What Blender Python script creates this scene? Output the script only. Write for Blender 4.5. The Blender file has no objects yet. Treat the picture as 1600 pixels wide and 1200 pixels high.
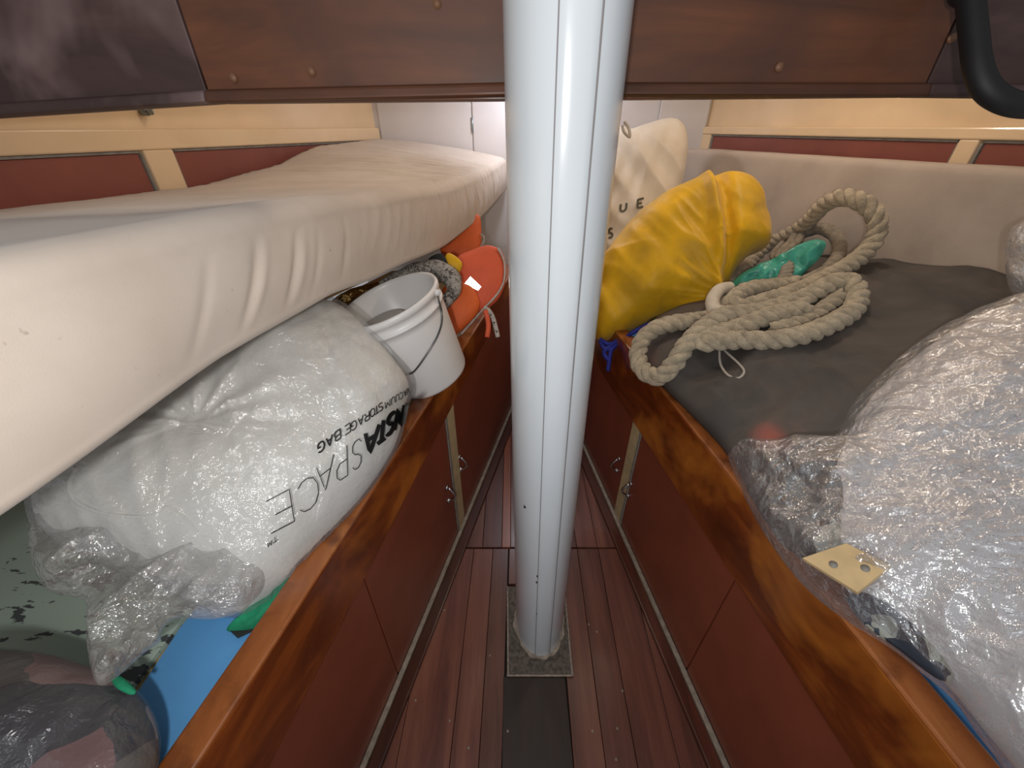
import bpy, bmesh, math, random
from mathutils import Vector, Matrix, noise
from mathutils.bvhtree import BVHTree
random.seed(7)
R = math.radians
scene = bpy.context.scene
COL = scene.collection

# ---------------------------------------------------------------- camera, world, lights, exposure
FPX, TH, H = 620.0, R(33), 1.2
cam_d = bpy.data.cameras.new('camera'); cam_d.sensor_width = 36; cam_d.lens = FPX/1600*36
cam_d.clip_start = 0.01
cam = bpy.data.objects.new('camera', cam_d); COL.objects.link(cam)
cam.location = (0, 0, H); cam.rotation_euler = (R(90)-TH, 0, 0)
scene.camera = cam
scene.view_settings.view_transform = 'Standard'; scene.view_settings.look = 'None'
scene.view_settings.gamma = 1; scene.view_settings.use_curve_mapping = False
scene.view_settings.exposure = 0.0
w = bpy.data.worlds.new('world'); scene.world = w; w.use_nodes = True
w.node_tree.nodes['Background'].inputs[0].default_value = (0.90, 0.90, 0.93, 1)
w.node_tree.nodes['Background'].inputs[1].default_value = 0.34
def light(name, kind, loc, energy, color, size=0.1, target=None, size_y=None, spot=None):
    d = bpy.data.lights.new(name, kind); d.energy = energy; d.color = color
    if kind == 'AREA':
        d.size = size
        if size_y: d.shape = 'RECTANGLE'; d.size_y = size_y
    else: d.shadow_soft_size = size
    if spot: d.spot_size = spot; d.spot_blend = 0.6
    o = bpy.data.objects.new(name, d); COL.objects.link(o); o.location = loc
    if target: o.rotation_euler = (Vector(target)-Vector(loc)).to_track_quat('-Z', 'Y').to_euler()
    return o
light('phone_flash', 'SPOT', (-0.05, -0.16, 1.215), 14.0, (1, .97, .94), 0.016, (0.0, .8, .80), spot=R(130))
light('bow_lamp', 'AREA', (0.10, 1.93, 1.50), 3.2, (.84, .87, 1.0), 0.10, (0.10, 2.1, 0.9))
light('warm_fill_port', 'POINT', (-.30, 1.20, 1.66), 3.4, (1, .87, .74), 0.04)  # warm fill added to brighten the port side forward of the beam
light('warm_fill_starboard', 'POINT', (.72, 1.25, 1.66), 6.2, (1, .87, .74), 0.04)  # added warm fill, stronger, for the gear and cushion to starboard
light('aft_hatch_daylight', 'AREA', (-0.35, -0.75, 2.1), 3.0, (.82, .92, 1.0), 0.7, (-.1, .6, .7))

# ---------------------------------------------------------------- camera geometry: a pixel of the photograph to a point of the place
cT, sT = math.cos(TH), math.sin(TH)
EYE = Vector((0, 0, H))
def ray(px, py):
    a = (px-800)/FPX; b = (600-py)/FPX
    return Vector((a, cT+b*sT, -sT+b*cT))
def at(px, py, y=None, z=None, t=None, pl=None, plane=None):
    d = ray(px, py)
    if y is not None: t = y/d.y
    elif z is not None: t = (z-H)/d.z
    elif pl is not None: t = pl[0]/(d.x-pl[1]*d.y)
    elif plane is not None: t = (plane[0]-EYE).dot(plane[1])/d.dot(plane[1])
    return EYE+d*t

# ---------------------------------------------------------------- materials
def lin(c):
    return tuple(((v/255)/12.92 if v/255 <= .04045 else ((v/255+.055)/1.055)**2.4) for v in c)+(1,)
MATS = {}
def new_mat(name):
    m = bpy.data.materials.new(name); m.use_nodes = True
    nt = m.node_tree; b = nt.nodes['Principled BSDF']; MATS[name] = m
    return m, nt, b
def nd(nt, kind, **kw):
    n = nt.nodes.new(kind)
    for k, v in kw.items():
        if k.startswith('i_'):
            key = k[2:]; key = int(key) if key.isdigit() else key.replace('_', ' ')
            n.inputs[key].default_value = v
        else: setattr(n, k, v)
    return n
def coords(nt, scale=(1, 1, 1), rot=(0, 0, 0), kind='Object'):
    tc = nd(nt, 'ShaderNodeTexCoord'); mp = nd(nt, 'ShaderNodeMapping')
    nt.links.new(tc.outputs[kind], mp.inputs[0])
    mp.inputs['Scale'].default_value = scale; mp.inputs['Rotation'].default_value = rot
    return mp.outputs[0]
def ramp(nt, src, stops, interp='LINEAR'):
    r = nd(nt, 'ShaderNodeValToRGB'); r.color_ramp.interpolation = interp
    e = r.color_ramp.elements
    while len(e) < len(stops): e.new(0.5)
    for el, (p, c) in zip(e, stops): el.position = p; el.color = c
    nt.links.new(src, r.inputs[0]); return r.outputs[0]
def g(v): return (v, v, v, 1)
def noise_tex(nt, vec, scale, detail=4, rough=.55, dist=0):
    n = nd(nt, 'ShaderNodeTexNoise'); n.inputs['Scale'].default_value = scale
    n.inputs['Detail'].default_value = detail; n.inputs['Roughness'].default_value = rough
    n.inputs['Distortion'].default_value = dist
    nt.links.new(vec, n.inputs['Vector']); return n.outputs[0]
def bump(nt, b, src, strength=.3, dist=.002, chain=None):
    n = nd(nt, 'ShaderNodeBump'); n.inputs['Strength'].default_value = strength
    n.inputs['Distance'].default_value = dist; nt.links.new(src, n.inputs['Height'])
    if chain: nt.links.new(chain, n.inputs['Normal'])
    if b: nt.links.new(n.outputs[0], b.inputs['Normal'])
    return n.outputs[0]
def plain(name, c, rough=.5, metal=0, spec=.5, coat=0, nscale=None, namt=.12, bscale=None, bstr=.2, bdist=.001, sheen=0, ndetail=4):
    m, nt, b = new_mat(name)
    b.inputs['Base Color'].default_value = lin(c); b.inputs['Roughness'].default_value = rough
    b.inputs['Metallic'].default_value = metal; b.inputs['Specular IOR Level'].default_value = spec
    b.inputs['Coat Weight'].default_value = coat; b.inputs['Coat Roughness'].default_value = .12
    b.inputs['Sheen Weight'].default_value = sheen
    v = coords(nt)
    c0 = lin(c)
    lo = tuple(x*(1-namt) for x in c0[:3])+(1,); hi = tuple(min(1, x*(1+namt)) for x in c0[:3])+(1,)
    nt.links.new(ramp(nt, noise_tex(nt, v, nscale or 9, ndetail), [(.3, lo), (.7, hi)]), b.inputs['Base Color'])
    if bscale: bump(nt, b, noise_tex(nt, v, bscale, 3), bstr, bdist)
    return m
def wood(name, dark, mid, light_, scale=(30, 2.2, 30), rot=(0, 0, 0), rough=.3, coat=.4, blotch=None, bl_scale=5):
    m, nt, b = new_mat(name)
    v = coords(nt, scale, rot); v2 = coords(nt)
    oi = nd(nt, 'ShaderNodeObjectInfo')
    off = nd(nt, 'ShaderNodeVectorMath', operation='SCALE'); off.inputs[3].default_value = 1
    cmb = nd(nt, 'ShaderNodeCombineXYZ'); mu = nd(nt, 'ShaderNodeMath', operation='MULTIPLY'); mu.inputs[1].default_value = 37
    nt.links.new(oi.outputs['Random'], mu.inputs[0])
    for i in range(3): nt.links.new(mu.outputs[0], cmb.inputs[i])
    ad = nd(nt, 'ShaderNodeVectorMath', operation='ADD')
    nt.links.new(v, ad.inputs[0]); nt.links.new(cmb.outputs[0], ad.inputs[1])
    n1 = noise_tex(nt, ad.outputs[0], 1.0, 6, .65, .6)
    col = ramp(nt, n1, [(.25, lin(dark)), (.5, lin(mid)), (.78, lin(light_))])
    if blotch:
        n2 = noise_tex(nt, v2, bl_scale, 4, .6, .4)
        mx = nd(nt, 'ShaderNodeMix', data_type='RGBA')
        nt.links.new(ramp(nt, n2, [(.48, g(0)), (.66, g(1))]), mx.inputs[0])
        nt.links.new(col, mx.inputs[6]); mx.inputs[7].default_value = lin(blotch)
        col = mx.outputs[2]
    hsv = nd(nt, 'ShaderNodeHueSaturation'); nt.links.new(col, hsv.inputs['Color'])
    mr = nd(nt, 'ShaderNodeMapRange'); mr.inputs[3].default_value = .72; mr.inputs[4].default_value = 1.3
    nt.links.new(oi.outputs['Random'], mr.inputs[0]); nt.links.new(mr.outputs[0], hsv.inputs['Value'])
    nt.links.new(hsv.outputs[0], b.inputs['Base Color'])
    b.inputs['Roughness'].default_value = rough; b.inputs['Coat Weight'].default_value = coat; b.inputs['Coat Roughness'].default_value = .15
    bump(nt, b, n1, .12, .001)
    return m
def film(name, tint=(.93, .94, .95), base=.10, edge=.65, rough=.12, bscale=55, bstr=.6, milky=(220, 224, 228), glow=1.0, gloss=.07, fine=.008):
    m, nt, b = new_mat(name)
    nt.nodes.remove(b); out = nt.nodes['Material Output']
    tr = nd(nt, 'ShaderNodeBsdfTransparent'); tr.inputs[0].default_value = tint+(1,)
    gl = nd(nt, 'ShaderNodeBsdfPrincipled'); gl.inputs['Base Color'].default_value = lin(milky)
    gl.inputs['Roughness'].default_value = rough; gl.inputs['Specular IOR Level'].default_value = glow
    v = coords(nt)
    n1 = noise_tex(nt, v, bscale, 4, .6, .35); n2 = noise_tex(nt, v, bscale*.22, 3, .6, .5)
    b1 = bump(nt, None, n2, bstr, .02); b2 = bump(nt, None, n1, bstr, fine, b1)
    nt.links.new(b2, gl.inputs['Normal'])
    gs = nd(nt, 'ShaderNodeBsdfGlossy'); gs.inputs['Roughness'].default_value = rough; gs.inputs[0].default_value = g(1)
    nt.links.new(b2, gs.inputs['Normal'])
    lw = nd(nt, 'ShaderNodeLayerWeight'); lw.inputs[0].default_value = .35; nt.links.new(b1, lw.inputs['Normal'])
    mr = nd(nt, 'ShaderNodeMapRange'); mr.inputs[3].default_value = base; mr.inputs[4].default_value = edge
    nt.links.new(lw.outputs['Facing'], mr.inputs[0])
    mx = nd(nt, 'ShaderNodeMixShader'); nt.links.new(mr.outputs[0], mx.inputs[0])
    nt.links.new(tr.outputs[0], mx.inputs[1]); nt.links.new(gl.outputs[0], mx.inputs[2])
    m2 = nd(nt, 'ShaderNodeMixShader'); m2.inputs[0].default_value = gloss
    nt.links.new(mx.outputs[0], m2.inputs[1]); nt.links.new(gs.outputs[0], m2.inputs[2])
    nt.links.new(m2.outputs[0], out.inputs[0])
    return m
def patches(name, cols, scale=9, rough=.8, soft=.35, bscale=40):
    m, nt, b = new_mat(name)
    v = coords(nt); n0 = noise_tex(nt, v, scale*.7, 3)
    mv = nd(nt, 'ShaderNodeMix', data_type='RGBA'); mv.inputs[0].default_value = .12
    nt.links.new(v, mv.inputs[6])
    nn = nd(nt, 'ShaderNodeTexNoise'); nn.inputs['Scale'].default_value = scale; nt.links.new(v, nn.inputs['Vector']); nt.links.new(nn.outputs[1], mv.inputs[7])
    vo = nd(nt, 'ShaderNodeTexVoronoi'); vo.inputs['Scale'].default_value = scale; nt.links.new(mv.outputs[2], vo.inputs['Vector'])
    sp = nd(nt, 'ShaderNodeSeparateColor'); nt.links.new(vo.outputs['Color'], sp.inputs[0])
    n = len(cols)
    c = ramp(nt, sp.outputs[0], [(i/n, lin(x)) for i, x in enumerate(cols)], 'CONSTANT')
    nt.links.new(c, b.inputs['Base Color']); b.inputs['Roughness'].default_value = rough
    bump(nt, b, noise_tex(nt, v, bscale, 4), .4, .003)
    return m

M = {}
M['cream'] = plain('cream_gloss_paint', (226, 198, 160), .22, nscale=6, namt=.06, coat=.3, bscale=60, bstr=.08)
M['white_paint'] = plain('white_paint', (214, 208, 206), .35, nscale=4, namt=.05)
M['hull_panel'] = plain('red_brown_panel', (132, 72, 60), .4, nscale=7, namt=.12, bscale=200, bstr=.1)
M['grey_edge'] = plain('grey_edging', (130, 126, 118), .6, nscale=40, namt=.25)
M['front_panel'] = plain('red_brown_laminate', (126, 64, 44), .33, nscale=9, namt=.12, bscale=220, bstr=.08)
M['base_strip'] = plain('worn_grey_strip', (142, 130, 116), .6, nscale=60, namt=.3, bscale=120)
M['stile'] = plain('cream_stile', (186, 170, 132), .5, nscale=25, namt=.15)
M['toe_wood'] = wood('toe_trim_wood', (46, 22, 14), (72, 34, 22), (92, 48, 32), (30, 2.5, 30), rough=.35, coat=.3)
M['sole'] = wood('sole_plank_mahogany', (74, 42, 34), (104, 62, 50), (128, 82, 64), (26, 2.0, 26), rough=.34, coat=.25)
M['sole_red'] = wood('sole_plank_red', (110, 58, 38), (138, 76, 50), (156, 92, 62), (26, 2.0, 26), rough=.34, coat=.25)
M['sole_dark'] = wood('sole_plank_dark', (30, 18, 13), (44, 27, 19), (66, 40, 26), (20, 1.6, 20), rough=.5, coat=.06)
M['joint'] = plain('dark_joint', (24, 14, 12), .8)
M['varnish'] = wood('varnished_mahogany', (64, 27, 9), (104, 47, 16), (150, 78, 27), (26, 2.4, 14), rough=.28, coat=.45, blotch=(172, 102, 34), bl_scale=4)
M['varnish_edge'] = wood('varnished_mahogany_edge', (134, 72, 30), (168, 98, 50), (192, 126, 72), (18, 2.2, 18), rough=.3, coat=.45, blotch=(112, 60, 30), bl_scale=14)
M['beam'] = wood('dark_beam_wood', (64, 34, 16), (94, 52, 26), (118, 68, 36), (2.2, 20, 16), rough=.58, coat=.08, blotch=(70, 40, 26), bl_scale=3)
M['beam_dark'] = wood('dark_beam_wood_outer_panel', (46, 30, 28), (62, 42, 38), (84, 62, 56), (3, 20, 12), rough=.6, coat=.05, blotch=(112, 92, 90), bl_scale=4)  # outer beam boards: darker purple-brown wood with paler scuffs
M['mast'] = plain('white_mast_paint', (206, 213, 218), .22, nscale=5, namt=.02, coat=.5)
M['seam'] = plain('grey_seam', (126, 122, 122), .7)
M['chip'] = plain('dark_chip', (50, 48, 46), .8)
M['caulk'] = plain('grey_caulk', (92, 84, 76), .85, nscale=90, namt=.5, bscale=120, bstr=.8, bdist=.004)
M['caulk_pale'] = plain('pale_caulk', (150, 138, 124), .8, nscale=80, namt=.35, bscale=140, bstr=.8, bdist=.004)
M['chrome'] = plain('chrome', (190, 190, 195), .2, metal=1)
M['galv'] = plain('galvanised_steel', (150, 160, 158), .4, metal=.8)
M['screw'] = plain('bung', (120, 84, 60), .5)
M['black_rubber'] = plain('black_rubber', (14, 14, 16), .6, nscale=20)
M['rope'] = plain('natural_rope', (190, 174, 146), .95, nscale=45, namt=.3, bscale=300, bstr=1, bdist=.006, sheen=.3)
M['rope_dirty'] = plain('greyed_rope', (150, 140, 124), .95, nscale=50, namt=.3, bscale=240, bstr=.9, bdist=.003)
M['whipping'] = plain('rope_whipping', (206, 196, 178), .75, nscale=40, namt=.1, bscale=90, bstr=.3)
M['thin_cord'] = plain('thin_cord', (176, 168, 156), .8)
M['teal'] = plain('teal_plastic', (64, 160, 140), .35, nscale=30, namt=.25, bscale=40, bstr=.8, bdist=.006)
M['blue_cord'] = plain('blue_cord', (28, 40, 140), .7, nscale=80, namt=.3)
M['bucket'] = plain('white_bucket_plastic', (226, 224, 222), .35, nscale=4, namt=.03)
M['wire'] = plain('bail_wire', (112, 112, 112), .35, metal=.9)
M['orange'] = plain('orange_foam_cloth', (218, 98, 38), .6, nscale=20, namt=.08, bscale=300, bstr=.2)
M['orange_red'] = plain('orange_red_cloth', (216, 92, 56), .6, nscale=20, namt=.08, bscale=300, bstr=.2)
M['reflective'] = plain('reflective_tape', (255, 255, 250), .28, metal=.85)
M['strap'] = plain('pale_strap', (176, 168, 160), .8, nscale=80, namt=.3)
M['gold'] = plain('gold_foil', (188, 150, 92), .16, metal=1, bscale=30, bstr=1, bdist=.01)
M['blue_board'] = plain('blue_painted_board', (92, 158, 214), .55, nscale=12, namt=.05, bscale=120, bstr=.15)
M['green_cloth'] = plain('green_cloth', (24, 136, 96), .8, nscale=40, namt=.3, bscale=160, bstr=.6)
M['black_cloth'] = plain('black_cloth', (34, 38, 38), .8)
M['pale_board'] = plain('pale_plywood', (196, 170, 126), .6, nscale=30, namt=.12)
M['ink'] = plain('black_ink', (14, 14, 16), .5)
M['stencil'] = plain('stencil_ink', (84, 78, 60), .8)
M['lens'] = plain('ceiling_white', (206, 200, 190), .5)

def cloth_mat(name, c, c2=None, weave=900, wstr=.12, big=6, rough=.9, spots=True):
    m, nt, b = new_mat(name)
    v = coords(nt)
    c0 = lin(c); c1 = lin(c2 or tuple(int(x*.9) for x in c))
    col = ramp(nt, noise_tex(nt, v, big, 5), [(.3, c1), (.65, c0)])
    if spots:
        s = ramp(nt, noise_tex(nt, v, 75, 3), [(.70, g(0)), (.80, g(.7))])
        mx = nd(nt, 'ShaderNodeMix', data_type='RGBA'); nt.links.new(s, mx.inputs[0]); nt.links.new(col, mx.inputs[6])
        mx.inputs[7].default_value = lin((150, 128, 104)); col = mx.outputs[2]
    nt.links.new(col, b.inputs['Base Color']); b.inputs['Roughness'].default_value = rough
    b.inputs['Sheen Weight'].default_value = .15; b.inputs['Specular IOR Level'].default_value = .25
    bump(nt, b, noise_tex(nt, v, weave, 2), wstr, .001)
    return m
M['mattress'] = cloth_mat('cream_mattress_cover', (210, 197, 184), (196, 182, 168))
M['backrest'] = cloth_mat('beige_cushion_foam', (190, 174, 158), (170, 154, 140), weave=300, wstr=.3)
M['canvas'] = cloth_mat('cream_canvas', (226, 214, 196), (206, 192, 172), spots=False, rough=.75)
M['yellow'] = cloth_mat('yellow_nylon', (240, 186, 24), (192, 150, 28), big=8, spots=False, rough=.5)
M['quilt'] = cloth_mat('white_quilt', (232, 230, 224), (220, 217, 210), weave=500, wstr=.2, spots=False)
M['padding'] = cloth_mat('white_padding', (224, 222, 224), (206, 202, 202), big=5, spots=False)
M['flecked'] = patches('flecked_grey_cloth', [(130, 126, 120), (150, 146, 140), (70, 66, 64), (160, 156, 150)], 70, .9)
M['stuffing_left'] = patches('coloured_cloth_in_sack', [(128, 92, 92), (96, 90, 86), (70, 74, 76), (150, 116, 112), (56, 54, 62), (176, 160, 156), (110, 106, 96), (20, 96, 60)], 9, .8)
M['stuffing_right'] = patches('dark_packed_cloth', [(64, 72, 84), (150, 154, 146), (40, 46, 58), (170, 172, 158), (96, 110, 128)], 22, .7)
M['film'] = film('clear_film', base=.12, edge=.42, bscale=60, rough=.08, bstr=1, gloss=.18, milky=(204, 198, 192))
M['film_bag'] = film('vacuum_bag_film', base=.04, edge=.35, bscale=85, bstr=.6, rough=.13, gloss=.11)
M['film_big'] = film('bundle_film', base=.05, edge=.42, bscale=62, bstr=1, rough=.07, gloss=.30, fine=.0055)
M['film_milky'] = film('dusty_film', base=.09, edge=.4, bscale=40, bstr=.8, rough=.28, milky=(150, 146, 142), gloss=.05)
def weave_cloth():
    m, nt, b = new_mat('dark_mesh_cloth')
    v = coords(nt)
    col = ramp(nt, noise_tex(nt, v, 5, 4, .6, .5), [(.3, lin((66, 64, 62))), (.55, lin((90, 82, 76))), (.75, lin((122, 92, 84)))])
    # an orange thing shows dimly through the cloth at one spot
    tc = nd(nt, 'ShaderNodeTexCoord'); dv = nd(nt, 'ShaderNodeVectorMath', operation='DISTANCE')
    M['_spot'] = dv; nt.links.new(tc.outputs['Object'], dv.inputs[0])
    s = ramp(nt, dv.outputs['Value'], [(.0, g(.5)), (.04, g(0))])
    mx = nd(nt, 'ShaderNodeMix', data_type='RGBA'); nt.links.new(s, mx.inputs[0]); nt.links.new(col, mx.inputs[6])
    mx.inputs[7].default_value = lin((190, 84, 62))
    nt.links.new(mx.outputs[2], b.inputs['Base Color']); b.inputs['Roughness'].default_value = .85
    bump(nt, b, noise_tex(nt, v, 420, 2), .3, .001)
    return m
M['mesh_cloth'] = weave_cloth()
def chipped():
    m, nt, b = new_mat('chipped_pale_green_paint')
    v = coords(nt, (22, 60, 20), (0, 0, R(-38)))
    n1 = noise_tex(nt, v, 1, 4, .6, .3); v2 = coords(nt); n2 = noise_tex(nt, v2, 5, 2)
    ml = nd(nt, 'ShaderNodeMath', operation='MULTIPLY'); nt.links.new(n1, ml.inputs[0])
    mr = nd(nt, 'ShaderNodeMapRange'); mr.inputs[1].default_value = .35; mr.inputs[2].default_value = .7; mr.inputs[3].default_value = .8; mr.inputs[4].default_value = 1.15
    nt.links.new(n2, mr.inputs[0]); nt.links.new(mr.outputs[0], ml.inputs[1])
    mask = ramp(nt, ml.outputs[0], [(.575, g(0)), (.595, g(1))])
    mx = nd(nt, 'ShaderNodeMix', data_type='RGBA'); nt.links.new(mask, mx.inputs[0])
    mx.inputs[6].default_value = lin((176, 194, 180)); mx.inputs[7].default_value = lin((78, 82, 84))
    nt.links.new(mx.outputs[2], b.inputs['Base Color']); b.inputs['Roughness'].default_value = .6
    bump(nt, b, mask, -.5, .001)
    return m
M['chipped'] = chipped()

# ---------------------------------------------------------------- object helpers (meshes are given in world metres)
def loc_of(o):
    v = Vector((0, 0, 0))
    while o: v += o.location; o = o.parent
    return v
def obj(name, verts, faces, mat, parent=None, smooth=True, origin=None, bevel=0):
    vs = [Vector(v) for v in verts]
    if origin is None:
        origin = sum(vs, Vector())/len(vs)
        if parent is None: origin.z = min(v.z for v in vs)
    me = bpy.data.meshes.new(name)
    me.from_pydata([v-origin for v in vs], [], faces); me.validate(); me.update()
    bm = bmesh.new(); bm.from_mesh(me); bmesh.ops.recalc_face_normals(bm, faces=bm.faces); bm.to_mesh(me); bm.free()
    if smooth: me.polygons.foreach_set('use_smooth', [True]*len(me.polygons))
    me.materials.append(mat)
    o = bpy.data.objects.new(name, me); COL.objects.link(o)
    o.parent = parent; o.location = origin-(loc_of(parent) if parent else Vector())
    if bevel:
        md = o.modifiers.new('bevel', 'BEVEL'); md.width = bevel; md.segments = 2; md.limit_method = 'ANGLE'
    return o
def thing(name, label, cat, loc, group=None):
    o = bpy.data.objects.new(name, None); COL.objects.link(o); o.location = loc; o.empty_display_size = .05
    o['label'] = label; o['category'] = cat
    if group: o['group'] = group
    return o
def tag(o, label, cat, group=None):
    o['label'] = label; o['category'] = cat
    if group: o['group'] = group
    return o
def struct(o): o['kind'] = 'structure'; return o
BOXF = [(0, 1, 2, 3), (7, 6, 5, 4), (0, 4, 5, 1), (1, 5, 6, 2), (2, 6, 7, 3), (3, 7, 4, 0)]
def hexa(name, corners, mat, parent=None, bevel=.0015, smooth=False):
    return obj(name, corners, BOXF, mat, parent, smooth, bevel=bevel)
def wallbox(name, ln, y0, y1, z0, z1, i0, i1, mat, parent=None, bevel=.0015, zf=None):
    """a slab along the wall line X = A + B*Y (i0, i1: its two faces' offsets in X); z0, z1 numbers or functions of y"""
    Z0 = z0 if callable(z0) else (lambda y: z0); Z1 = z1 if callable(z1) else (lambda y: z1)
    X = lambda y, i: ln[0]+ln[1]*y+i
    c = [(X(y0, i0), y0, Z0(y0)), (X(y1, i0), y1, Z0(y1)), (X(y1, i1), y1, Z0(y1)), (X(y0, i1), y0, Z0(y0)),
         (X(y0, i0), y0, Z1(y0)), (X(y1, i0), y1, Z1(y1)), (X(y1, i1), y1, Z1(y1)), (X(y0, i1), y0, Z1(y0))]
    return hexa(name, c, mat, parent, bevel)
def prism(name, poly, z0, z1, mat, parent=None, bevel=.001):
    n = len(poly)
    vs = [(x, y, z0) for x, y in poly]+[(x, y, z1) for x, y in poly]
    fs = [tuple(range(n))[::-1], tuple(range(n, 2*n))]+[(i, (i+1) % n, n+(i+1) % n, n+i) for i in range(n)]
    return obj(name, vs, fs, mat, parent, False, bevel=bevel)
def catmull(pts, n=8, closed=False):
    P = [Vector(p) for p in pts]; out = []; N = len(P)
    rng = range(N) if closed else range(N-1)
    for i in rng:
        if closed: a, b, c, d = P[i-1], P[i], P[(i+1) % N], P[(i+2) % N]
        else: a, b, c, d = P[max(i-1, 0)], P[i], P[i+1], P[min(i+2, N-1)]
        for k in range(n):
            t = k/n
            out.append(.5*((2*b)+(c-a)*t+(2*a-5*b+4*c-d)*t*t+(3*b-a-3*c+d)*t**3))
    if not closed: out.append(P[-1])
    return out
def frames(path):
    T = []
    for i in range(len(path)):
        d = path[min(i+1, len(path)-1)]-path[max(i-1, 0)]
        T.append(d.normalized() if d.length > 1e-9 else Vector((0, 0, 1)))
    n = T[0].orthogonal().normalized(); F = []
    for t in T:
        n = (n-t*n.dot(t)); n = n.normalized() if n.length > 1e-6 else t.orthogonal().normalized()
        F.append((t, n, t.cross(n)))
    return F
def tube_geo(path, r, seg=8, cap=True, closed=False):
    F = frames(path); vs = []; fs = []
    rr = r if callable(r) else (lambda u: r)
    N = len(path)
    for i, (p, (t, n, b)) in enumerate(zip(path, F)):
        q = rr(i/max(1, N-1))
        for k in range(seg):
            a = 2*math.pi*k/seg; vs.append(p+(n*math.cos(a)+b*math.sin(a))*q)
    for i in range(N-1):
        for k in range(seg):
            fs.append((i*seg+k, i*seg+(k+1) % seg, (i+1)*seg+(k+1) % seg, (i+1)*seg+k))
    if cap: fs += [tuple(range(seg))[::-1], tuple(range((N-1)*seg, N*seg))]
    return vs, fs
def tube(name, path, r, mat, parent=None, seg=8):
    v, f = tube_geo(path, r, seg); return obj(name, v, f, mat, parent)
def join_geo(parts):
    vs, fs = [], []
    for v, f in parts:
        o = len(vs); vs += v; fs += [tuple(i+o for i in q) for q in f]
    return vs, fs
def fbm(p, s, o=3):
    return noise.fractal(Vector(p)*s, 1.0, 2.0, o)
def ridged(x):                          # rounded folds with sharp valleys, -1..1
    return 1-2*abs(x)
def puff(name, outline, plane, tf, tb, mat, parent=None, nr=36, sub=7, disp=None, centre=None, power=.5, offset=0, grow=1.0, clamp=None):
    """a soft body: an outline on a plane of the place, given real thickness to the front (tf) and the back (tb)"""
    P0, n = plane; n = n.normalized()
    W = [at(*p, plane=plane) for p in outline]
    W = catmull(W, sub, True)
    C = at(*centre, plane=plane) if centre else sum(W, Vector())/len(W)
    ns = len(W); vs = []; fs = []
    for side, T in ((1, tf), (-1, tb)):
        for k in range(1, nr+1):
            u = k/nr; r = math.sin(u*math.pi/2)
            h = T*(max(0, 1-r**2.4))**power
            for j, q in enumerate(W):
                if side == -1 and k == nr: continue
                p = C+(q-C)*(r*grow)
                d = disp(p, r, j/ns) if disp else 0
                fade = min(1, (1-r)*6+.25)
                vs.append(p+n*(side*h+(d*fade if side > 0 else 0))+n*offset)
    if clamp: vs = [clamp(p) for p in vs]
    c1 = len(vs); vs.append(C+n*(tf+(disp(C, 0, 0) if disp else 0)+offset)); vs.append(C-n*(tb-offset))
    fr = lambda k, j: (k-1)*ns+j % ns
    def bk(k, j): return fr(nr, j) if k == nr else nr*ns+(k-1)*ns+j % ns
    for j in range(ns):
        fs.append((c1, fr(1, j), fr(1, j+1))); fs.append((c1+1, bk(1, j+1), bk(1, j)))
        for k in range(1, nr):
            fs.append((fr(k, j), fr(k+1, j), fr(k+1, j+1), fr(k, j+1)))
            fs.append((bk(k, j+1), bk(k+1, j+1), bk(k+1, j), bk(k, j)))
    return obj(name, vs, fs, mat, parent)
def keep_port(p):                       # pressed against the port leeboard and lying on the berth boards
    p = p.copy(); p.z = max(p.z, .570)
    if p.z < LT(p.y)+.004: p.x = min(p.x, WL[0]+WL[1]*p.y-.032)
    return p
def keep_star(p):                       # the same to starboard, and against the cushion
    p = p.copy(); p.z = max(p.z, .558)
    if p.z < RT(p.y)+.004: p.x = max(p.x, WR[0]+WR[1]*p.y+.032)
    p.x = min(p.x, 1.545-.385*p.y)
    return p
def plane3(a, b, c):
    n = (b-a).cross(c-a).normalized()
    if n.dot(EYE-a) < 0: n = -n
    return (a, n)
def bvh_of(objs):
    vs, fs = [], []
    for o in objs:
        L = loc_of(o); k = len(vs)
        vs += [v.co+L for v in o.data.vertices]; fs += [tuple(i+k for i in p.vertices) for p in o.data.polygons]
    return BVHTree.FromPolygons(vs, fs)
def hit_t(tree, px, py):
    d = ray(px, py); h = tree.ray_cast(EYE, d.normalized())
    return None if h[0] is None else (h[0]-EYE).length/d.length
def lay(tree, px, py, lift=.002, default=1.0):
    t = hit_t(tree, px, py)
    return EYE+ray(px, py)*((t if t else default)-lift)

# ---------------------------------------------------------------- the setting
WL = (-.403, .246)          # port cabinet face:      X = A + B*Y
WR = (.521, -.15)           # starboard cabinet face
HL = (-1.458, .385)         # hull side to port
HR = (1.718, -.385)         # hull side to starboard
BOW = 2.16
def clip(poly, f):
    out = []
    for i in range(len(poly)):
        a, b = poly[i-1], poly[i]; fa, fb = f(a), f(b)
        if (fa >= 0) != (fb >= 0):
            t = fa/(fa-fb); out.append((a[0]+(b[0]-a[0])*t, a[1]+(b[1]-a[1])*t))
        if fb >= 0: out.append(b)
    return out
floor = struct(prism('floor', [(-.9, -.6), (1.0, -.6), (.6, 2.3), (-.5, 2.3)], -.05, -.014, M['joint']))
TRIM = .045
def plank(x0, x1, y0, y1, mat, dx=.02, z=0):
    gp = .0007
    q = [(x0+gp+dx*(y0-.276), y0+gp), (x1-gp+dx*(y0-.276), y0+gp), (x1-gp+dx*(y1-.276), y1-gp), (x0+gp+dx*(y1-.276), y1-gp)]
    q = clip(q, lambda p: p[0]-(WL[0]+WL[1]*p[1]+TRIM))
    if q: q = clip(q, lambda p: (WR[0]+WR[1]*p[1]-TRIM)-p[0])
    if len(q) < 3: return
    o = prism('plank', q, -.014, z+random.uniform(-.0006, .0006), mat, floor, bevel=.0008)
    return o
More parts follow.
